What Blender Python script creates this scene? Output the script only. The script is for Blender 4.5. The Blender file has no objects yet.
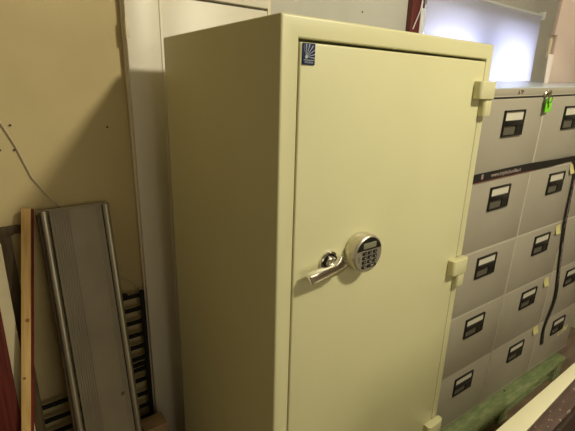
import bpy, bmesh, math, random
from mathutils import Matrix, Vector
random.seed(7)
S = bpy.context.scene
COL = S.collection
R = math.radians

# ------------------------------------------------------------------ camera
CAM = Vector((-0.6142, -0.8662, 1.787))
yaw, pitch, roll, FPX = 0.6389, -0.2942, 0.0264, 418.4
fw = Vector((math.sin(yaw)*math.cos(pitch), math.cos(yaw)*math.cos(pitch), math.sin(pitch)))
rt = Vector((math.cos(yaw), -math.sin(yaw), 0)); up = rt.cross(fw)
r2 = rt*math.cos(roll) + up*math.sin(roll); u2 = -rt*math.sin(roll) + up*math.cos(roll)
cd = bpy.data.cameras.new('camera'); cam = bpy.data.objects.new('camera', cd); COL.objects.link(cam)
cam.matrix_world = Matrix(((r2.x, u2.x, -fw.x, CAM.x), (r2.y, u2.y, -fw.y, CAM.y), (r2.z, u2.z, -fw.z, CAM.z), (0, 0, 0, 1)))
cd.sensor_width = 36; cd.lens = FPX*36/575; cd.clip_start = 0.02
S.camera = cam

# ------------------------------------------------------------------ world, lights, exposure
w = bpy.data.worlds.new('sky'); S.world = w; w.use_nodes = True
w.node_tree.nodes['Background'].inputs[0].default_value = (0.62, 0.74, 1.0, 1)
w.node_tree.nodes['Background'].inputs[1].default_value = 1.0

def area(name, loc, target, size, power, color, size_y=None, shape='DISK'):
    l = bpy.data.lights.new(name, 'AREA'); o = bpy.data.objects.new(name, l); COL.objects.link(o)
    l.energy = power; l.color = color; l.size = size; l.shape = shape
    if size_y: l.size_y = size_y
    o.location = loc
    o.rotation_euler = (Vector(target)-Vector(loc)).to_track_quat('-Z', 'Y').to_euler()
    return o
# the ceiling lamp that throws the safe's shadow on the wall
area('ceiling_lamp_light', (1.17, -1.85, 3.40), (0.6, 0.2, 1.0), 0.28, 78, (1.0, 0.93, 0.70))
# added warm fill from behind the camera, no real source there
area('front_fill', (0.5, -4.1, 1.6), (0.5, 0.0, 1.3), 2.4, 34, (1.0, 0.93, 0.72), 2.2, 'RECTANGLE')
# sky light outside the window in the back wall
area('window_daylight', (2.62, 1.75, 1.9), (2.62, 0.9, 1.8), 1.9, 190, (0.80, 0.84, 1.0), 1.5, 'RECTANGLE')
S.view_settings.view_transform = 'Standard'
S.view_settings.look = 'None'
S.view_settings.gamma = 1.0
S.view_settings.use_curve_mapping = False
S.view_settings.exposure = -0.13
try:
    S.cycles.max_bounces = 10; S.cycles.diffuse_bounces = 6
    S.cycles.use_denoising = True
except Exception:
    pass

ZF = -0.09          # floor level
YW = 1.0            # back wall

# ------------------------------------------------------------------ helpers
def mat(name, col, rough=0.5, metal=0.0, col2=None, scale=8.0, stretch=(1, 1, 1), bump=0.0, bscale=60.0,
        ramp=(0.4, 0.65), spots=None, spot_scale=9.0, spot_lo=0.72, spec=0.5):
    m = bpy.data.materials.new(name); m.use_nodes = True
    nt = m.node_tree; b = nt.nodes['Principled BSDF']
    b.inputs['Base Color'].default_value = (*col, 1); b.inputs['Roughness'].default_value = rough
    b.inputs['Metallic'].default_value = metal; b.inputs['Specular IOR Level'].default_value = spec
    tc = nt.nodes.new('ShaderNodeTexCoord'); mp = nt.nodes.new('ShaderNodeMapping')
    nt.links.new(tc.outputs['Object'], mp.inputs['Vector']); mp.inputs['Scale'].default_value = stretch
    cur = None
    if col2:
        n = nt.nodes.new('ShaderNodeTexNoise'); n.inputs['Scale'].default_value = scale; n.inputs['Detail'].default_value = 6
        nt.links.new(mp.outputs['Vector'], n.inputs['Vector'])
        r = nt.nodes.new('ShaderNodeValToRGB')
        r.color_ramp.elements[0].position = ramp[0]; r.color_ramp.elements[0].color = (*col, 1)
        r.color_ramp.elements[1].position = ramp[1]; r.color_ramp.elements[1].color = (*col2, 1)
        nt.links.new(n.outputs['Fac'], r.inputs['Fac']); cur = r.outputs['Color']
    if spots:
        n2 = nt.nodes.new('ShaderNodeTexNoise'); n2.inputs['Scale'].default_value = spot_scale; n2.inputs['Detail'].default_value = 8
        nt.links.new(tc.outputs['Object'], n2.inputs['Vector'])
        r3 = nt.nodes.new('ShaderNodeValToRGB'); r3.color_ramp.elements[0].position = spot_lo; r3.color_ramp.elements[1].position = spot_lo+0.03
        nt.links.new(n2.outputs['Fac'], r3.inputs['Fac'])
        mx = nt.nodes.new('ShaderNodeMix'); mx.data_type = 'RGBA'
        nt.links.new(r3.outputs['Color'], mx.inputs['Factor'])
        if cur: nt.links.new(cur, mx.inputs['A'])
        else: mx.inputs['A'].default_value = (*col, 1)
        mx.inputs['B'].default_value = (*spots, 1); cur = mx.outputs['Result']
    if cur: nt.links.new(cur, b.inputs['Base Color'])
    if bump:
        n = nt.nodes.new('ShaderNodeTexNoise'); n.inputs['Scale'].default_value = bscale; n.inputs['Detail'].default_value = 4
        nt.links.new(mp.outputs['Vector'], n.inputs['Vector'])
        bp = nt.nodes.new('ShaderNodeBump'); bp.inputs['Strength'].default_value = bump; bp.inputs['Distance'].default_value = 0.01
        nt.links.new(n.outputs['Fac'], bp.inputs['Height']); nt.links.new(bp.outputs['Normal'], b.inputs['Normal'])
    return m

class MB:
    """collects shapes into one mesh"""
    def __init__(s): s.bm = bmesh.new()
    def _merge(s, t, M=None):
        if M is not None: t.transform(M)
        me = bpy.data.meshes.new('t'); t.to_mesh(me); t.free(); s.bm.from_mesh(me); bpy.data.meshes.remove(me)
    def box(s, x0, x1, y0, y1, z0, z1, bev=0.0, seg=2, M=None):
        t = bmesh.new(); bmesh.ops.create_cube(t, size=1)
        t.transform(Matrix.Translation(((x0+x1)/2, (y0+y1)/2, (z0+z1)/2)) @ Matrix.Diagonal((x1-x0, y1-y0, z1-z0, 1)))
        if bev: bmesh.ops.bevel(t, geom=list(t.edges), offset=bev, segments=seg, affect='EDGES', profile=0.5)
        s._merge(t, M); return s
    def prism(s, pts, d0, d1, axis='Y', bev=0.0, M=None):
        """polygon extruded along an axis: Y -> pts are (x,z); Z -> pts are (x,y); X -> pts are (y,z)"""
        def P(a, b, d): return {'Y': (a, d, b), 'Z': (a, b, d), 'X': (d, a, b)}[axis]
        t = bmesh.new()
        va = [t.verts.new(P(a, b, d0)) for a, b in pts]; vb = [t.verts.new(P(a, b, d1)) for a, b in pts]
        t.faces.new(va); t.faces.new(vb[::-1]); n = len(pts)
        for i in range(n): t.faces.new((va[i], vb[i], vb[(i+1) % n], va[(i+1) % n]))
        bmesh.ops.recalc_face_normals(t, faces=t.faces)
        if bev: bmesh.ops.bevel(t, geom=list(t.edges), offset=bev, segments=2, affect='EDGES', profile=0.5)
        s._merge(t, M); return s
    def lathe(s, prof, n=40, M=None):
        """prof: (radius, height) turned about Z"""
        t = bmesh.new(); rings = []
        for r, h in prof:
            if r < 1e-6: rings.append([t.verts.new((0, 0, h))]*n)
            else: rings.append([t.verts.new((r*math.cos(2*math.pi*i/n), r*math.sin(2*math.pi*i/n), h)) for i in range(n)])
        for a, b in zip(rings, rings[1:]):
            for i in range(n):
                j = (i+1) % n; vs = []
                for v_ in (a[i], a[j], b[j], b[i]):
                    if v_ not in vs: vs.append(v_)
                if len(vs) > 2: t.faces.new(vs)
        for rg, rev in ((rings[0], True), (rings[-1], False)):
            if rg[0] is not rg[1]: t.faces.new(rg[::-1] if rev else rg)
        bmesh.ops.recalc_face_normals(t, faces=t.faces)
        s._merge(t, M); return s
    def tube(s, pts, r, n=10, flat=None):
        t = bmesh.new(); P = [Vector(p) for p in pts]; rings = []
        for i, p in enumerate(P):
            d = (P[min(i+1, len(P)-1)]-P[max(i-1, 0)]).normalized()
            a = d.cross(Vector((0, 0, 1)))
            if a.length < 0.05: a = d.cross(Vector((0, 1, 0)))
            a.normalize(); b = d.cross(a)
            rings.append([t.verts.new(p + a*r*math.cos(2*math.pi*k/n) + b*r*math.sin(2*math.pi*k/n)) for k in range(n)])
        for a, b in zip(rings, rings[1:]):
            for k in range(n): t.faces.new((a[k], a[(k+1) % n], b[(k+1) % n], b[k]))
        t.faces.new(rings[0][::-1]); t.faces.new(rings[-1])
        bmesh.ops.recalc_face_normals(t, faces=t.faces)
        s._merge(t); return s
    def ribbon(s, pts, side, width, th):
        """flat strip along pts; side = unit vectors across"""
        t = bmesh.new(); rings = []
        P = [Vector(p) for p in pts]; sd = [Vector(a).normalized() for a in side]
        for i, p in enumerate(P):
            d = (P[min(i+1, len(P)-1)]-P[max(i-1, 0)]).normalized(); nn = d.cross(sd[i]).normalized()
            rings.append([t.verts.new(p+sd[i]*width/2*a+nn*th/2*b) for a, b in ((-1, -1), (1, -1), (1, 1), (-1, 1))])
        for a, b in zip(rings, rings[1:]):
            for k in range(4): t.faces.new((a[k], a[(k+1) % 4], b[(k+1) % 4], b[k]))
        t.faces.new(rings[0][::-1]); t.faces.new(rings[-1])
        bmesh.ops.recalc_face_normals(t, faces=t.faces)
        s._merge(t); return s
    def build(s, name, m, parent=None, smooth=True):
        me = bpy.data.meshes.new(name); s.bm.to_mesh(me); s.bm.free()
        for mm in (m if isinstance(m, (list, tuple)) else [m]): me.materials.append(mm)
        o = bpy.data.objects.new(name, me); COL.objects.link(o)
        if parent: o.parent = parent
        if smooth:
            for p in me.polygons: p.use_smooth = True
            me.set_sharp_from_angle(angle=R(35))
        return o

def tag(o, label=None, cat=None, group=None, kind=None):
    if label: o['label'] = label
    if cat: o['category'] = cat
    if group: o['group'] = group
    if kind: o['kind'] = kind
    return o
def empty(name, loc=(0, 0, 0)):
    o = bpy.data.objects.new(name, None); COL.objects.link(o); o.location = loc; o.empty_display_size = 0.1
    return o
def rebase(o, loc):
    """put the mesh object's origin at loc without moving it"""
    o.data.transform(Matrix.Translation(-Vector(loc))); o.location = loc; return o
def copy_tree(o, parent=None):
    c = o.copy(); COL.objects.link(c)
    if parent: c.parent = parent
    for ch in [x for x in bpy.data.objects if x.parent == o]: copy_tree(ch, c)
    return c
def text(name, body, size, m, M, parent=None, ext=0.0004, bold=0.0):
    cu = bpy.data.curves.new(name, 'FONT'); cu.body = body; cu.size = size; cu.extrude = ext; cu.offset = bold
    cu.align_x = 'CENTER'; cu.align_y = 'CENTER'
    t = bpy.data.objects.new('t', cu); COL.objects.link(t)
    bpy.context.view_layer.update()
    me = bpy.data.meshes.new_from_object(t.evaluated_get(bpy.context.evaluated_depsgraph_get()))
    bpy.data.objects.remove(t); me.transform(M); me.materials.clear(); me.materials.append(m); me.name = name
    o = bpy.data.objects.new(name, me); COL.objects.link(o)
    if parent: o.parent = parent
    return o
FACE = Matrix.Rotation(R(90), 4, 'X')          # puts an XY drawing upright, looking towards -Y
T = Matrix.Translation

# ------------------------------------------------------------------ materials
M_wall_y = mat('yellowed_wall', (0.54, 0.44, 0.23), 0.75, col2=(0.49, 0.395, 0.20), scale=3, bump=0.06, bscale=14, spots=(0.30, 0.21, 0.09), spot_scale=14, spot_lo=0.77)
M_wall_g = mat('grey_wall', (0.53, 0.51, 0.44), 0.8, col2=(0.48, 0.46, 0.395), scale=3, bump=0.05, bscale=14)
M_room = mat('cream_room_paint', (0.62, 0.56, 0.42), 0.8)
M_dim = mat('grey_brown_wall', (0.42, 0.40, 0.34), 0.8)
M_floor = mat('brown_floor', (0.13, 0.085, 0.05), 0.6, col2=(0.20, 0.14, 0.085), scale=5, stretch=(1, 8, 1))
M_white = mat('white_door_paint', (0.74, 0.69, 0.58), 0.42, col2=(0.70, 0.65, 0.53), scale=4)
M_white_edge = mat('door_edge_paint', (0.66, 0.58, 0.42), 0.5)
M_safe = mat('safe_cream_enamel', (0.61, 0.58, 0.345), 0.40, col2=(0.59, 0.56, 0.33), scale=2.5, bump=0.03, bscale=220)
M_gap = mat('dark_seal', (0.02, 0.018, 0.012), 0.7)  # black in place of shade in the door, drawer and plinth gaps
M_chrome = mat('chrome', (0.86, 0.84, 0.80), 0.12, 1.0)
M_satin = mat('satin_nickel', (0.62, 0.58, 0.47), 0.30, 1.0)
M_dial = mat('lock_face_nickel', (0.66, 0.62, 0.50), 0.38, 0.85)
M_black = mat('black_plastic', (0.012, 0.011, 0.010), 0.35)
M_lcd = mat('lcd_grey_green', (0.20, 0.20, 0.13), 0.2)
M_keyw = mat('key_marks', (0.75, 0.72, 0.62), 0.5)
M_navy = mat('badge_navy', (0.010, 0.022, 0.085), 0.5, spec=0.2)
M_rays = mat('badge_silver', (0.40, 0.42, 0.42), 0.5)
M_cab = mat('filing_cabinet_grey', (0.37, 0.335, 0.265), 0.42, col2=(0.35, 0.315, 0.25), scale=3)
M_cab_hilite = mat('cabinet_edge_highlight', (0.53, 0.485, 0.39), 0.42, col2=(0.50, 0.455, 0.365), scale=3)  # lighter grey, so the drawer joints show as painted edge highlights
M_cabtop = mat('cabinet_top_sheen', (0.62, 0.72, 0.84), 0.25, col2=(0.56, 0.66, 0.79), scale=5, stretch=(1, 14, 1), spec=1.0)  # pale blue base paints in the window's reflection on the cabinet tops
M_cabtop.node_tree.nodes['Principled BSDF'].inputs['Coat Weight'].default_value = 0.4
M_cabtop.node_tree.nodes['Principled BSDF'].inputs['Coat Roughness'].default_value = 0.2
M_card = mat('label_card', (0.62, 0.58, 0.47), 0.6)
M_recess = mat('recess_grey', (0.11, 0.10, 0.075), 0.35)
M_paper = mat('yellow_paper', (0.62, 0.56, 0.25), 0.7)
M_ltr = mat('pale_sticker_letters', (0.66, 0.60, 0.30), 0.6)
M_rtxt = mat('rail_mark', (0.05, 0.04, 0.03), 0.6)
M_rtxt2 = mat('rail_mark_red', (0.16, 0.05, 0.03), 0.6)
M_strap = mat('strap_black', (0.014, 0.012, 0.011), 0.5)
M_strapred = mat('strap_red_edge', (0.16, 0.03, 0.025), 0.6)
M_straptxt = mat('strap_print', (0.42, 0.32, 0.30), 0.6)
M_green = mat('green_tag', (0.22, 0.80, 0.03), 0.35)
M_brass = mat('key_metal', (0.45, 0.38, 0.25), 0.3, 1.0)
M_pallet = mat('green_pallet_wood', (0.16, 0.21, 0.085), 0.75, col2=(0.27, 0.30, 0.14), scale=14, stretch=(1, 4, 4), bump=0.3, bscale=30, spots=(0.035, 0.045, 0.02), spot_scale=20, spot_lo=0.66)
M_alu = mat('worn_aluminium_deck', (0.32, 0.275, 0.19), 0.55, 0.15, col2=(0.26, 0.22, 0.15), scale=4, spots=(0.10, 0.085, 0.06), spot_scale=22, spot_lo=0.70)
M_alur = mat('aluminium_rail', (0.50, 0.46, 0.37), 0.42, 0.8, col2=(0.42, 0.38, 0.30), scale=6)
M_pine = mat('raw_pine', (0.64, 0.43, 0.17), 0.6, col2=(0.50, 0.31, 0.10), scale=6, stretch=(9, 9, 0.8), spots=(0.16, 0.085, 0.03), spot_scale=11, spot_lo=0.68)
M_knot = mat('pine_knot', (0.20, 0.10, 0.03), 0.6, col2=(0.30, 0.17, 0.055), scale=90)
M_redp = mat('red_paint', (0.22, 0.035, 0.02), 0.5, col2=(0.16, 0.025, 0.015), scale=10)
M_mahog = mat('red_brown_wood', (0.105, 0.015, 0.008), 0.6, spec=0.15, col2=(0.05, 0.008, 0.004), scale=7, stretch=(14, 14, 0.6))
M_brownf = mat('dark_brown_wood', (0.085, 0.058, 0.028), 0.6, spec=0.2, col2=(0.055, 0.036, 0.017), scale=8, stretch=(8, 8, 1))
M_tan = mat('tan_panel', (0.36, 0.29, 0.17), 0.7, col2=(0.31, 0.25, 0.15), scale=6)
M_creamp = mat('cream_plank_paint', (0.50, 0.43, 0.27), 0.6, col2=(0.44, 0.37, 0.22), scale=5)
M_blackm = mat('black_steel', (0.010, 0.010, 0.009), 0.6, spec=0.2)
M_cord = mat('grey_cord', (0.48, 0.40, 0.26), 0.6)
M_grcord = mat('dark_hose', (0.12, 0.10, 0.075), 0.6)
M_block = mat('pale_wood', (0.45, 0.31, 0.18), 0.65, col2=(0.38, 0.25, 0.14), scale=6, stretch=(1, 6, 6))
M_carton = mat('pink_beige_card', (0.56, 0.44, 0.37), 0.8, col2=(0.52, 0.40, 0.34), scale=3)
M_carton2 = mat('pale_card_flap', (0.74, 0.66, 0.60), 0.8)
M_tube = mat('card_tube', (0.50, 0.41, 0.30), 0.8)
M_redpost = mat('dark_red_post', (0.11, 0.018, 0.014), 0.45, col2=(0.15, 0.03, 0.022), scale=9, stretch=(6, 6, 1))
M_pvc = mat('white_plastic', (0.72, 0.72, 0.72), 0.4)
M_creamt = mat('cream_laminate', (0.74, 0.70, 0.50), 0.5)
M_brownl = mat('brown_laminate', (0.105, 0.066, 0.055), 0.45, col2=(0.08, 0.048, 0.04), scale=10, stretch=(1, 8, 8), spots=(0.42, 0.34, 0.25), spot_scale=55, spot_lo=0.615)
M_darkb = mat('brown_front_shade', (0.035, 0.02, 0.013), 0.55)  # darker brown, puts shade into the colour of the panel's front face
M_creamb = mat('cream_box', (0.56, 0.53, 0.34), 0.7)
M_hole = mat('screw_hole', (0.03, 0.02, 0.01), 0.8)

def glass_mat():
    m = bpy.data.materials.new('window_glass'); m.use_nodes = True; b = m.node_tree.nodes['Principled BSDF']
    b.inputs['Transmission Weight'].default_value = 1; b.inputs['Roughness'].default_value = 0; b.inputs['IOR'].default_value = 1.02
    return m
def blind_mat():
    m = bpy.data.materials.new('blind_fabric'); m.use_nodes = True; nt = m.node_tree
    nt.nodes.remove(nt.nodes['Principled BSDF']); out = nt.nodes['Material Output']
    d = nt.nodes.new('ShaderNodeBsdfDiffuse'); d.inputs[0].default_value = (0.78, 0.77, 0.82, 1)
    t = nt.nodes.new('ShaderNodeBsdfTranslucent'); t.inputs[0].default_value = (0.74, 0.75, 0.84, 1)
    mx = nt.nodes.new('ShaderNodeMixShader'); mx.inputs[0].default_value = 0.55
    nt.links.new(d.outputs[0], mx.inputs[1]); nt.links.new(t.outputs[0], mx.inputs[2]); nt.links.new(mx.outputs[0], out.inputs['Surface'])
    return m
M_glass = glass_mat(); M_blind = blind_mat()

# ------------------------------------------------------------------ the room
XL, XR, YF, ZC = -2.4, 4.6, -4.2, 3.55
def struct(o): return tag(o, kind='structure')
struct(MB().box(XL-.1, XR+.1, YF-.1, YW+.3, ZF-.1, ZF).build('floor', M_floor))
struct(MB().box(XL-.1, XR+.1, YF-.1, YW+.3, ZC, ZC+.1).build('ceiling', M_room))
struct(MB().box(XL-.1, XL, YF, YW+.3, ZF, ZC).build('wall_left', M_dim))
struct(MB().box(XR, XR+.1, YF, YW+.3, ZF, ZC).build('wall_right', M_room))
struct(MB().box(XL, XR, YF-.1, YF, ZF, ZC).build('wall_front', M_room))
# back wall: yellowed boards to the left of the door, grey plaster with the window to the right
WX0, WX1, WZ0, WZ1 = 1.82, 3.31, 1.05, 2.32
bk = MB(); bk.box(XL, 0.30, YW, YW+.28, ZF, ZC)
wl = struct(bk.build('wall_back', M_wall_y))
bg = MB()
bg.box(0.30, WX0, YW, YW+.28, ZF, ZC); bg.box(WX1, XR, YW, YW+.28, ZF, ZC)
bg.box(WX0, WX1, YW, YW+.28, ZF, WZ0); bg.box(WX0, WX1, YW, YW+.28, WZ1, ZC)
wp = struct(bg.build('wall_back_plaster', M_wall_g))
for n, (x, z) in enumerate(((-.509, 1.633), (-.509, 1.542), (-.553, 1.544), (-.172, 1.616), (1.262, 2.215))):
    MB().lathe([(0, 0), (.0038, 0), (.0038, .004), (0, .004)], 12, T((x, YW-.0015, z)) @ FACE).build('screw_hole', M_hole, wl if x < .3 else wp)
# window with two sashes
win = empty('window_1', (2.62, YW+.15, WZ0)); struct(win)
def wpart(n, mb, m): o = mb.build(n, m, win); o.matrix_parent_inverse = T(win.location).inverted(); return o
f = MB(); y0, y1 = YW+.14, YW+.21
f.box(WX0, WX0+.07, y0, y1, WZ0, WZ1); f.box(WX1-.07, WX1, y0, y1, WZ0, WZ1)
f.box(WX0, WX1, y0, y1, WZ0, WZ0+.08); f.box(WX0, WX1, y0, y1, 2.19, WZ1)
f.box(2.48, 2.66, y0, y1, WZ0, WZ1); wpart('window_frame', f, M_pvc)
wpart('pane', MB().box(WX0+.07, 2.48, YW+.17, YW+.176, WZ0+.08, 2.19), M_glass)
wpart('pane', MB().box(2.66, WX1-.07, YW+.17, YW+.176, WZ0+.08, 2.19), M_glass)
# casing strip and the dark red post left of the window
struct(MB().box(1.752, 1.79, YW-.035, YW, 0.9, 2.29, .004).build('trim_1', M_pvc))
struct(MB().box(1.652, 1.735, YW-.04, YW, ZF, ZC, .004).build('trim_2', M_redpost))
struct(MB().box(1.735, 1.779, YW-.03, YW, 2.29, ZC, .003).build('trim_3', M_redpost))
cb = MB().tube([(1.742, YW-.048, 2.6), (1.733, YW-.048, 2.36), (1.720, YW-.047, 2.27), (1.69, YW-.047, 2.21), (1.665, YW-.047, 2.16)], .0035).tube([(1.738, YW-.045, 2.6), (1.732, YW-.045, 2.1), (1.730, YW-.045, 1.6)], .004)
tag(cb.build('wall_cable', M_pvc), 'thin white cable running down the dark red window post', 'cable')

# roller blind in front of the window
bl = empty('roller_blind', (2.56, YW-.03, 2.42)); tag(bl, 'pale translucent roller blind drawn down over the bright window', 'blind')
def child(mb, n, m, par): o = mb.build(n, m, par); o.matrix_parent_inverse = T(par.location).inverted(); return o
child(MB().box(1.800, 3.325, YW-.031, YW-.029, 1.15, 2.415), 'blind_fabric', M_blind, bl)
child(MB().lathe([(0, 0), (.013, 0), (.013, 1.54), (0, 1.54)], 24, T((1.793, YW-.026, 2.42)) @ Matrix.Rotation(R(90), 4, 'Y')), 'roller_tube', M_pvc, bl)
for xx in (1.780, 3.334): child(MB().box(xx, xx+.013, YW-.055, YW, 2.39, 2.45, .003), 'bracket', M_pvc, bl)
child(MB().box(1.800, 3.325, YW-.036, YW-.024, 1.13, 1.155, .003), 'bottom_bar', M_pvc, bl)

# white door built against the wall behind the safe
DX0, DX1, DY, DYB = -.077, .592, .952, .998
dr = empty('door_1', (.24, DYB, ZF)); struct(dr)
child(MB().box(DX0, .060, DY, DYB-.012, ZF, 2.6, .003), 'stile', M_white, dr)
child(MB().box(DX0-.007, DX0+.02, DY+.022, DYB, ZF, 2.6, .003), 'edge_lining', M_white_edge, dr)
child(MB().box(.060, DX1, DY+.010, DYB-.012, ZF, 2.137, .002), 'panel', M_white, dr)
child(MB().box(.0595, .071, DY-.003, DY+.014, ZF, 2.137, .003), 'bead', M_white, dr)
child(MB().box(.072, DX1, DY+.002, DYB-.012, 2.147, 2.6, .003), 'top_rail', M_white, dr)
child(MB().box(DX1+.006, DX1+.025, DY+.015, DYB, ZF, 2.6, .003), 'edge_lining', M_white_edge, dr)
hg = MB().box(DX0-.004, DX0+.012, DY-.0025, DY+.02, 1.965, 2.025, .001)
hg.tube([(DX0-.001, DY-.004, 1.955), (DX0-.001, DY-.004, 2.035)], .004)
child(hg, 'hinge', M_white_edge, dr)

# ------------------------------------------------------------------ the safe
W, D, H = .93, .745, 1.95
sf = empty('safe', (W/2, D/2, ZF)); tag(sf, 'tall cream steel safe with keypad lock and chrome lever handle', 'safe')
def sp(mb, n, m, par=None):
    o = mb.build(n, m, par or sf)
    if par is None: o.matrix_parent_inverse = T(sf.location).inverted()
    return o
OX0, OX1, OZ0, OZ1 = .0465, .9005, ZF+.10, 1.9085
bm = bmesh.new(); bmesh.ops.create_cube(bm, size=1)
BX0, BX1, BY1, BZ1 = -.004, .9365, .757, 1.957
bm.transform(T(((BX0+BX1)/2, BY1/2, (BZ1+ZF)/2)) @ Matrix.Diagonal((BX1-BX0, BY1, BZ1-ZF, 1)))
bmesh.ops.bevel(bm, geom=list(bm.edges), offset=.007, segments=3, affect='EDGES', profile=.5)
ff = [q for q in bm.faces if q.normal.y < -.99 and q.calc_area() > .5][0]
bmesh.ops.inset_individual(bm, faces=[ff], thickness=.03)
def snap(face, y):
    c = face.calc_center_median()
    for v in face.verts:
        v.co.x = OX0 if v.co.x < c.x else OX1; v.co.z = OZ0 if v.co.z < c.z else OZ1; v.co.y = y
snap(ff, 0.0)
bmesh.ops.inset_individual(bm, faces=[ff], thickness=.004); 
for v in ff.verts: v.co.y = .002
ex = bmesh.ops.extrude_discrete_faces(bm, faces=[ff])
for v in ex['faces'][0].verts: v.co.y = .06
bmesh.ops.recalc_face_normals(bm, faces=bm.faces)
body = MB(); body.bm.free(); body.bm = bm; sp(body, 'body', M_safe)
sp(MB().box(OX0+.006, OX1-.006, .05, .058, OZ0+.006, OZ1-.006), 'door_seal', M_gap)  # black sheet behind the door, paints the shade in its gap
sp(MB().box(0.0515, .8885, -.004, .05, OZ0+.008, 1.897, .005, 3), 'door', M_safe)
def hinge(zt, zb):
    hb = MB()
    poly = [(.832, -.003), (.832, -.026), (.8355, -.032), (.842, -.036), (.912, -.036), (.925, -.034), (.936, -.027), (.941, -.016), (.938, -.006), (.930, -.003)]
    hb.prism(poly, zb, zt, 'Z', .002)
    o = sp(hb, 'hinge', M_safe)
    k = MB().prism([(.882, -.001), (.882, -.022), (.888, -.029), (.922, -.029), (.933, -.024), (.936, -.014), (.931, -.001)], zb-.06, zb-.001, 'Z', .002)
    kk = k.build('hinge_knuckle', M_safe, o)
    return o
for zt, zb in ((1.829, 1.769), (1.147, 1.085), (.337, .275)): hinge(zt, zb)

TBX = .0575
# navy badge with a fan of silver rays
bd = sp(MB().box(TBX, TBX+.039, -.0075, -.004, 1.845, 1.895, .001), 'badge', M_navy)
ry = MB()
cx, cz = TBX+.011, 1.863
for a, l in ((112, .027), (92, .029), (72, .031), (52, .033), (33, .032), (14, .028), (-4, .026)):
    d = Vector((math.cos(R(a)), math.sin(R(a)))); nrm = Vector((-d.y, d.x)); c = Vector((cx, cz))
    p = [c+d*.004-nrm*.0003, c+d*l-nrm*.0011, c+d*(l+.001), c+d*l+nrm*.0011, c+d*.004+nrm*.0003]
    p = [(min(max(q.x, TBX+.0017), TBX+.0373), q.y) for q in p]
    ry.prism(p, -.0084, -.0074, 'Y')
ry.box(TBX+.003, TBX+.036, -.0084, -.0074, 1.855, 1.8565)
ry.lathe([(0, 0), (.0042, 0), (.0042, .001), (0, .001)], 16, T((cx, -.0074, cz)) @ FACE)
ry.build('badge_rays', M_rays, bd)
tb = text('badge_lettering', 'PHOENIX', .0062, M_rays, T((TBX+.0195, -.0076, 1.8502)) @ FACE, bd, .0004)

# lever handle: round escutcheon, stem pointing outwards, grip turned to the left
HX, HZ = .182, 1.294
lv = sp(MB().lathe([(0, 0), (.035, 0), (.035, .004), (.032, .009), (.0265, .009), (.0245, .006), (.019, .006), (.019, .015), (.0175, .017), (0, .017)], 40, T((HX, -.004, HZ)) @ FACE), 'lever_handle', M_chrome)
MB().lathe([(.0255, 0), (.0195, 0), (.0195, .003), (.0255, .003)], 40, T((HX, -.0102, HZ)) @ FACE).build('escutcheon_ring', M_black, lv)
MB().lathe([(0, 0), (.0145, 0), (.0145, .004), (0, .004)], 32, T((HX, -.0208, HZ)) @ FACE).build('hub_cap', M_satin, lv)
MB().box(HX+.006, HX+.022, -.040, -.010, HZ-.010, HZ+.012, .003).build('stem', M_chrome, lv)
MB().prism([(.078, 1.287), (.150, 1.2945), (.174, 1.297), (.186, 1.307), (.192, 1.319), (.200, 1.321), (.225, 1.283), (.221, 1.277), (.182, 1.263), (.084, 1.257)], -.050, -.026, 'Y', .0038).build('grip', M_chrome, lv)

# keypad lock
KX, KZ = .306, 1.305
LD = -.052
kp = sp(MB().lathe([(0, 0), (.058, 0), (.060, .004), (.060, .018), (.0625, .021), (.0625, .040), (.0605, .046), (.057, .049), (0, .0485)], 64, T((KX, -.004, KZ)) @ FACE), 'keypad_lock', M_dial)
bmv = []
rad = .0545
a0 = math.asin(.016/rad)
arc = [(KX+rad*math.cos(a0+(math.pi-2*a0)*i/24), KZ+rad*math.sin(a0+(math.pi-2*a0)*i/24)) for i in range(25)]
MB().prism(arc, -.0545, -.051, 'Y').build('display_surround', M_black, kp)
MB().box(KX-.028, KX+.028, -.0558, -.0540, KZ+.021, KZ+.040, .001).build('display', M_lcd, kp)
num = 1
for r_ in range(4):
    zc = KZ+.006-r_*.0148
    cols = [(-.0195, .018), (.0035, .018), (.0265, .018)] if r_ < 3 else [(-.0195, .018), (.0145, .040)]
    for dx, wd in cols:
        kb = MB().box(KX+dx-wd/2+.001, KX+dx+wd/2-.001, -.0562, -.0520, zc-.0052, zc+.0052, .0012).build('key', M_black, kp)
        lab = str(num % 10) if num <= 10 else 'ENT'
        text('key_mark', lab, .0078 if num <= 10 else .0065, M_keyw, T((KX+dx+.001, -.0564, zc)) @ FACE, kb, .0002); num += 1
text('lock_lettering', 'LOCK', .0075, M_rtxt, T((KX-.042, -.0533, KZ-.010)) @ FACE @ Matrix.Rotation(R(90), 4, 'Z'), kp, .0002)

# ------------------------------------------------------------------ filing cabinets on their pallet
K = 1.066
th, tx, ty = -.0505, .0344, -.0338
MC = T(CAM) @ Matrix.Scale(K, 4) @ T(-CAM) @ T((.9179, .0398, 0)) @ Matrix.Rotation(th, 4, 'Z') @ Matrix.Rotation(tx, 4, 'X') @ Matrix.Rotation(ty, 4, 'Y')
CW, CD, ZB, ZT = .47, .60, .135, 1.807
LN = [1.771, 1.452, 1.138, .8295, .4967, .166]
c1 = empty('filing_cabinet'); c1.matrix_world = MC @ T((0, 0, ZB))
B = T((0, 0, -ZB))
def cp(mb, n, m, par=c1):
    mb.bm.transform(B) if par is c1 else None
    return mb.build(n, m, par)
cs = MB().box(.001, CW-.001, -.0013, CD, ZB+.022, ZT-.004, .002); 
cp(MB().box(.006, CW-.006, .014, CD-.02, ZB, ZB+.0218), 'plinth', M_gap)  # recessed plinth coloured black as the shade under the carcass
cp(cs, 'carcass', M_cab_hilite)
cp(MB().box(.001, CW-.001, -.002, .03, LN[0]+.004, ZT-.001, .004), 'top_rail', M_cab)
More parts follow.
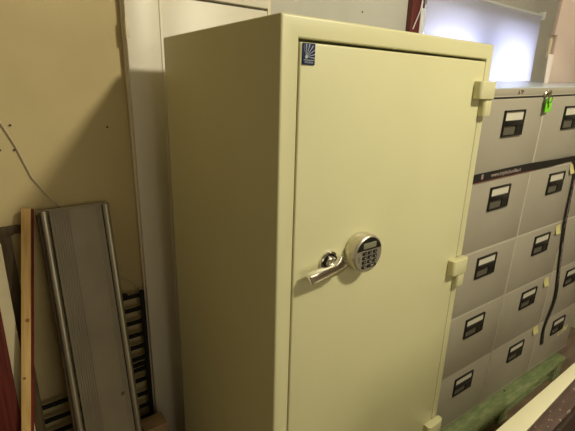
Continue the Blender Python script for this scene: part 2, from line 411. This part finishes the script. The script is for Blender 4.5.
cp(MB().box(.001, CW-.001, -.001, CD, ZT-.004, ZT), 'top', M_cabtop)
cp(MB().box(.004, CW-.004, -.0017, .005, LN[0]-.004, LN[0]+.004), 'drawer_gap', M_gap)  # black strip painted as the shaded gap under the top rail
lk = MB().lathe([(0, 0), (.013, 0), (.013, .006), (.010, .009), (0, .009)], 24, T((CW-.020, -.002, 1.779)) @ FACE); cp(lk, 'lock', M_satin)
mk = text('rail_mark', 'TP', .019, M_rtxt, B @ T((.272, -.0024, 1.790)) @ FACE, c1, .0003, .0006)
cp(MB().prism([(.243, 1.783), (.257, 1.783), (.250, 1.799)], -.0028, -.0018), 'rail_emblem', M_rtxt2)
def drawer(i):
    z1, z0 = LN[i]-.0035, LN[i+1]+.001
    d = cp(MB().box(.0035, CW-.0035, -.002, .014, z0, z1, .004, 2), 'drawer', M_cab)
    hx0, hx1 = .174, .316; hz1 = (1.724, 1.418, 1.101, .789, .453)[i]; hz0 = hz1-.101
    def q(mb, n, m): mb.bm.transform(B); return mb.build(n, m, d)
    fr = MB(); t = .0062
    fr.box(hx0, hx0+t, -.010, -.001, hz0, hz1, .001); fr.box(hx1-t, hx1, -.010, -.001, hz0, hz1, .001)
    fr.box(hx0, hx1, -.010, -.001, hz1-t, hz1, .001); fr.box(hx0, hx1, -.010, -.001, hz0, hz0+t, .001)
    fr.box(hx0+t, hx1-t, -.013, -.001, hz0+.042, hz0+.062, .003); fr.box(hx1-.048, hx1-t, -.0085, -.001, hz0+t, hz0+.045)
    q(fr, 'handle_frame', M_black)
    q(MB().box(hx0+t, hx1-t, -.0045, -.001, hz0+.060, hz1-t), 'label_card', M_card)
    q(MB().box(hx0+t, hx1-.048, -.004, -.001, hz0+t, hz0+.044), 'recess', M_recess)
    return d
drs = [drawer(i) for i in range(5)]
bpy.context.view_layer.update()
c2 = copy_tree(c1); c2.matrix_world = MC @ T((CW, 0, ZB))
c3 = copy_tree(c1); c3.matrix_world = MC @ T((2*CW, 0, ZB))
g = 'five-drawer filing cabinets in a row on the green pallet'
tag(c1, 'grey five-drawer filing cabinet directly beside the cream safe', 'filing cabinet', g)
tag(c2, 'middle grey five-drawer filing cabinet with yellow paper tags on its right edge', 'filing cabinet', g)
tag(c3, 'grey five-drawer filing cabinet farthest from the safe, pale letters on its bottom drawer', 'filing cabinet', g)
def drawers_of(c): return sorted([o for o in bpy.data.objects if o.parent == c and o.name.startswith('drawer') and 'gap' not in o.name], key=lambda o: -max(v.co.z for v in o.data.vertices))
d2 = drawers_of(c2); d3 = drawers_of(c3)
for di, (a, z, tw) in zip((1, 2, 3, 4), ((.850, 1.420, .04), (.862, 1.098, .046), (.880, .787, .046), (.895, .474, .050))):
    a = a-CW
    tg = MB().ribbon([(a, -.003, z+.024), (a+.001, -.005, z), (a+.004, -.012, z-.024)], [(1, 0, 0)]*3, tw, .0012)
    tg.bm.transform(B); o = tg.build('paper_tag', M_paper, d2[di]); o['label'] = 'yellow paper tag taped to the drawer edge'
text('sticker_letters', 'LYM', .066, M_ltr, B @ T((1.285-2*CW, -.0025, .325)) @ FACE, d3[4], .0003, .0024)

# everything else in the cabinets' own frame
def inc(mb_or_obj): mb_or_obj.matrix_world = MC; return mb_or_obj
# strap
sr = empty('strap'); inc(sr); tag(sr, 'black printed strap stretched across the filing cabinets with a dangling end', 'strap')
path = [(.012, 1.4705), (.25, 1.473), (.45, 1.474), (.65, 1.476), (.78, 1.478), (.840, 1.474)]
MB().ribbon([(a, -.0065 if a < .5 else -.017, z) for a, z in path], [(0, 0, 1)]*3+[(0, -.4, 1), (0, -.6, 1), (0, -.7, 1)], .036, .002).build('band', M_strap, sr)
MB().ribbon([(a, -.0066, z-.0168) for a, z in path[:4]], [(0, 0, 1)]*4, .003, .0028).build('red_edge', M_strapred, sr)
text('strap_lettering', 'www.tripleshandles.it', .025, M_straptxt, T((.262, -.0078, 1.4735)) @ FACE, sr, .0002)
text('strap_mark', 'II', .026, M_straptxt, T((.093, -.0078, 1.4735)) @ FACE, sr, .0002, .001)
dp = [(.838, -.008, 1.474), (.868, -.010, 1.450), (.886, -.010, 1.41), (.893, -.010, 1.36), (.900, -.010, 1.28), (.906, -.010, 1.20), (.915, -.010, 1.12), (.935, -.010, 1.04), (.958, -.010, .96), (.974, -.010, .90), (1.004, -.010, .79), (1.028, -.010, .70), (1.036, -.010, .64), (1.028, -.010, .58), (1.006, -.010, .51), (.996, -.010, .46), (.998, -.010, .42), (1.012, -.010, .36), (1.022, -.010, .33)]
P = [Vector(p) for p in dp]; sd = []
for i in range(len(P)):
    d = (P[min(i+1, len(P)-1)]-P[max(i-1, 0)]).normalized(); sd.append(d.cross(Vector((.12*math.sin(i*.9), -1, 0))).normalized())
MB().ribbon(dp, sd, .026, .002).build('dangling_end', M_strap, sr)
def path_text(name, body, size, m, pts, start, step, parent):
    """letters that follow the strap down its length, one mesh"""
    out = MB(); Q = [Vector(p) for p in pts]; dist = start
    for ch in body:
        rem = dist
        for a, b in zip(Q, Q[1:]):
            L = (b-a).length
            if rem <= L: break
            rem -= L
        d = (b-a).normalized(); p = a+d*rem
        ang = math.atan2(d.z, d.x)
        o = text('t', ch, size, m, T((p.x, -.0122, p.z)) @ FACE @ Matrix.Rotation(ang, 4, 'Z'))
        out.bm.from_mesh(o.data); bpy.data.objects.remove(o); dist += step
    return out.build(name, m, parent, smooth=False)
path_text('strap_lettering', 'www.tripleshandles.it', .021, M_straptxt, dp, .14, .0125, sr)
path_text('strap_lettering', 'www.tripleshandles.it', .021, M_straptxt, dp, .50, .0125, sr)
# keys with green tag hanging from the middle cabinet's lock
ky = empty('key_ring'); inc(ky); tag(ky, 'small key ring with bright green tag hanging from a filing cabinet lock', 'keys')
ka = CW-.020
MB().prism([(ka-.004, 1.755), (ka+.004, 1.755), (ka+.004, 1.778), (ka+.010, 1.783), (ka+.008, 1.795), (ka-.008, 1.795), (ka-.010, 1.783), (ka-.004, 1.778)], -.022, -.0195, 'Y').build('key', M_brass, ky)
MB().box(ka-.004, ka+.004, -.020, -.0110, 1.776, 1.784).build('key_bow', M_brass, ky)
ring = [(ka+.006+.015*math.sin(a*math.pi/12), -.024, 1.762+.015*math.cos(a*math.pi/12)) for a in range(25)]
MB().tube(ring, .0022, 8).build('split_ring', M_chrome, ky)
MB().prism([(ka-.004, 1.752), (ka+.004, 1.752), (ka+.016, 1.730), (ka+.012, 1.724), (ka+.007, 1.724)], -.021, -.0195, 'Y').build('key', M_brass, ky)
MB().prism([(ka-.010, 1.762), (ka+.034, 1.768), (ka+.040, 1.712), (ka-.006, 1.706)], -.019, -.015, 'Y', .001).build('green_tag', M_green, ky)
# folded carton standing on top of the farthest cabinet
ct = empty('carton'); inc(ct); tag(ct, 'pinkish folded cardboard carton with a torn edge standing on the filing cabinets', 'carton')
z0 = ZT+.001
MB().prism([(1.052, z0), (1.39, z0), (1.39, 2.40), (1.052, 2.40), (1.034, 2.046), (1.064, 2.048), (1.066, 1.955), (1.046, 1.950)], .30, .318, 'Y', .001).build('carton_body', M_carton, ct)
MB().prism([(1.020, z0), (1.0505, z0), (1.050, 1.952), (1.003, 1.954), (1.006, 1.93)], .294, .299, 'Y').build('torn_flap', M_carton2, ct)
MB().prism([(1.0520, z0), (1.0585, z0), (1.0605, 1.945), (1.0540, 1.952)], .294, .299, 'Y').build('torn_flap', M_carton2, ct)
MB().box(1.041, 1.09, .319, .328, 1.93, 2.06).build('inner_ply', M_tube, ct)
# pallet
PLM = MC @ T((0, -.0146, 0)) @ Matrix.Rotation(R(2.36), 4, 'Z')
pl = empty('pallet'); pl.matrix_world = PLM; tag(pl, 'worn green wooden pallet under the row of filing cabinets', 'pallet')
def floor_z(a, b):      # cabinet-frame height of the floor under (a, b)
    lo = PLM @ Vector((a, b, 0)); n = PLM.to_3x3() @ Vector((0, 0, 1))
    return (ZF+.002-lo.z)/n.z
pt = .022
def slat(b0, b1, n='deck_board', a0=.09, a1=1.325, z1=ZB-.001):
    MB().box(a0, a1, b0, b1, z1-pt, z1, .002).build(n, M_pallet, pl)
slat(-.088, .03, a1=1.325)
for k in range(4): slat(.07+k*.14, .17+k*.14)
def down(x0, x1, y0, y1, zt, n):
    m = MB().box(x0, x1, y0, y1, 0, zt, .0)
    for v in m.bm.verts:
        if v.co.z < .001: v.co.z = floor_z(v.co.x, v.co.y)
    m.build(n, M_pallet, pl)
for a in (.09, .56, 1.22):
    for b in (-.078, .235, .515): down(a, a+.10, b, b+.09, ZB-pt-.001, 'block')
for b in (-.055, .22, .50):
    m = MB().box(.09, 1.325, b, b+.10, 0, .02)
    for v in m.bm.verts: v.co.z += floor_z(v.co.x, v.co.y)
    m.build('bottom_board', M_pallet, pl)

# ------------------------------------------------------------------ things against the left wall
def lean(y0, k, z0=ZF):
    """matrix of a board standing on the floor at y0+k*z0 and leaning back with slope k (local z runs up the board)"""
    return T((0, y0+k*z0, z0)) @ Matrix.Rotation(-math.atan(k), 4, 'X')
def leaned(n, y0, k, x):
    o = empty(n); o.matrix_world = lean(y0, k) @ T((x, 0, 0)); return o
L_ = lambda z, k: (z-ZF)*math.sqrt(1+k*k)
# aluminium ramp
k = .2; top = L_(1.30, k)
al = leaned('aluminium_ramp', .70, k, -.332); tag(al, 'worn aluminium ramp with rounded side rails leaning against the wall', 'ramp')
dk = MB().box(-.10, .10, 0, .006, 0, top)
for i in range(7): dk.box(-.086+i*.009, -.0815+i*.009, -.0045, .001, 0, top-.004)
for i in range(2): dk.box(.076+i*.009, .080+i*.009, -.003, .001, 0, top-.004)
dk.build('deck', M_alu, al)
for sx in (-1, 1):
    rl = MB(); c = .112 if sx > 0 else -.117
    rl.prism([(c-.013, .016), (c-.014, -.004), (c-.010, -.012), (c-.003, -.016), (c+.004, -.016), (c+.010, -.012), (c+.014, -.004), (c+.013, .016)], 0, top+.002, 'Z')
    rl.build('side_rail', M_alur, al)
MB().box(-.100, -.0985, -.006, 0, 0, top).box(.0965, .1, -.006, 0, 0, top).build('rail_lip', M_gap, al)
MB().box(-.142, -.132, -.006, .016, 0, top-.01, .002).build('outer_flange', M_brownf, al)
cl = MB().box(-.142, .126, -.002, .016, top+.002, top+.008); cl.build('end_cap', M_alu, al)
# black steel rack behind the ramp
rk = empty('black_rack', (-.345, .945, ZF)); tag(rk, 'black steel bar rack standing behind the aluminium ramp', 'rack')
def rkp(mb, n): o = mb.build(n, M_blackm, rk); o.matrix_parent_inverse = T(rk.location).inverted(); return o
rkp(MB().box(-.112, -.094, .935, .955, ZF, .872, .002), 'upright')
rkp(MB().box(-.310, -.296, .935, .955, ZF, .872, .002), 'upright')
for z in (.852, .784, .716, .648, .583, .518, .484, .455, .395, .312, .24, .17, .10):
    rkp(MB().box(-.300, -.11, .938, .952, z-.0085, z+.0085, .002), 'bar')
rkp(MB().box(-.586, -.572, .935, .955, ZF, .448, .002), 'upright')
for z in (.436, .362, .290, .215, .14):
    rkp(MB().box(-.574, -.30, .938, .952, z-.0085, z+.0085, .002), 'bar')
rkp(MB().lathe([(0, 0), (.012, 0), (.014, .006), (.010, .014), (0, .015)], 20, T((-.180, .945, .859))), 'knob')
# raw pine batten, red on one side
A = Vector((-.722, .595, ZF)); Bp = Vector((-.500, .962, 1.322)); ax = (Bp-A).normalized()
q1 = Vector((math.cos(R(-20)), math.sin(R(-20)), 0)); q1 = (q1-ax*q1.dot(ax)).normalized(); q2 = ax.cross(q1)
bt = empty('pine_batten'); bt.matrix_world = Matrix(((q1.x, q2.x, ax.x, A.x), (q1.y, q2.y, ax.y, A.y), (q1.z, q2.z, ax.z, A.z), (0, 0, 0, 1)))
tag(bt, 'raw pine batten with red painted side leaning against the wall beside the ramp', 'batten')
ln = (Bp-A).length
MB().box(-.017, .016, -.015, .015, 0, ln, .0015).build('timber', M_pine, bt)
MB().box(.0161, .0185, -.0155, .0155, 0, ln-.001).build('painted_side', M_redp, bt)
for zz, rr in ((1.05, .008), (.83, .006), (.62, .010), (.55, .006)):
    MB().lathe([(0, 0), (rr, 0), (rr*.9, .0008), (0, .001)], 16, T((.004 if rr > .007 else -.006, -.0148, zz)) @ FACE).build('knot', M_knot, bt)
# brown framed panel
k = .16; top = L_(1.255, k)
fm = leaned('framed_panel', .787, k, -.70); tag(fm, 'dark brown wooden frame around a tan panel, leaning behind the pine batten', 'framed panel')
MB().box(.098, .134, -.008, .008, 0, top-.004, .003).build('stile', M_brownf, fm)
MB().box(-.35, -.325, -.008, .008, 0, top-.004, .003).build('stile', M_brownf, fm)
MB().prism([(-.36, top), (.172, top), (.178, top-.006), (.174, top-.034), (.146, top-.032), (.132, top-.040), (-.36, top-.036)], -.009, .009, 'Y', .003).build('rail', M_brownf, fm)
MB().box(-.33, .106, .001, .006, 0, top-.03).build('panel', M_tan, fm)
# cream plank and red-brown board
k = .2; o = MB().box(-.07, .075, 0, .012, 0, L_(1.205, k), .002).build('cream_plank', M_creamp); o.matrix_world = lean(.705, k) @ T((-.677, 0, 0))
tag(o, 'cream painted plank leaning in front of the brown frame at the far left', 'plank')
k = .24; o = MB().box(-.30, 0, 0, .012, 0, L_(.98, k), .003).build('red_brown_board', M_mahog); o.matrix_world = lean(.652, k) @ T((-.641, 0, 0))
tag(o, 'dark red-brown wooden board leaning lowest at the far left edge', 'board')
# hose at lower left
hs = MB().tube([(-.86, .725, .49), (-.80, .715, .475), (-.74, .705, .465), (-.70, .71, .468), (-.685, .735, .475), (-.68, .745, .48)], .007)
tag(hs.build('hose', M_grcord), 'thin dark hose looped in front of the red-brown board', 'hose')
# cord along the wall
cpts = [(-.60, 1.80), (-.538, 1.645), (-.504, 1.561), (-.466, 1.435), (-.421, 1.355), (-.378, 1.298), (-.30, 1.16), (-.24, 1.02), (-.189, .947), (-.117, .887), (-.108, .78)]
tag(MB().tube([(x, YW-.0045, z) for x, z in cpts], .0045, 8).build('hanging_cord', M_cord), 'thin pale cord sagging down the yellowed wall', 'cord')
# wood offcuts between the ramp and the door
for (x0, x1, y0, y1, za, zb, lb) in ((-.178, -.066, .80, .895, ZF, .155, 'dark rough wood block at the foot of the white door, lower of two'), (-.184, -.072, .80, .89, .1551, .213, 'pale wood block on top of another block by the white door')):
    o = MB().box(x0, x1, y0, y1, za, zb, .003).build('wood_block', M_block); rebase(o, ((x0+x1)/2, (y0+y1)/2, za))
    tag(o, lb, 'wood block', 'wood blocks at the foot of the white door')

# ------------------------------------------------------------------ foreground panel and box at the right
fp = empty('laminate_panel', (.92, -.47, ZF)); tag(fp, 'cream and chipped brown laminate panel standing on edge in the right foreground', 'panel')
child(MB().prism([(.35, -.4215), (1.55, -.4165), (1.55, -.436), (.35, -.4865)], ZF, .80, 'Z', .002), 'cream_board', M_creamt, fp)
child(MB().prism([(.35, -.487), (1.55, -.4365), (1.55, -.496), (.35, -.530)], ZF, .80, 'Z', .004), 'brown_board', M_brownl, fp)
child(MB().prism([(.35, -.5305), (1.55, -.4965), (1.55, -.510), (.35, -.545)], ZF, .792, 'Z', .003), 'front_shade_strip', M_darkb, fp)  # strip before the brown board, coloured as its shaded front face
o = MB().box(3.22, 3.8, .18, .7, ZF, .55, .006).build('pale_box', M_creamb); rebase(o, (3.5, .44, ZF)); tag(o, 'pale cream box standing on the floor beyond the filing cabinets', 'box')
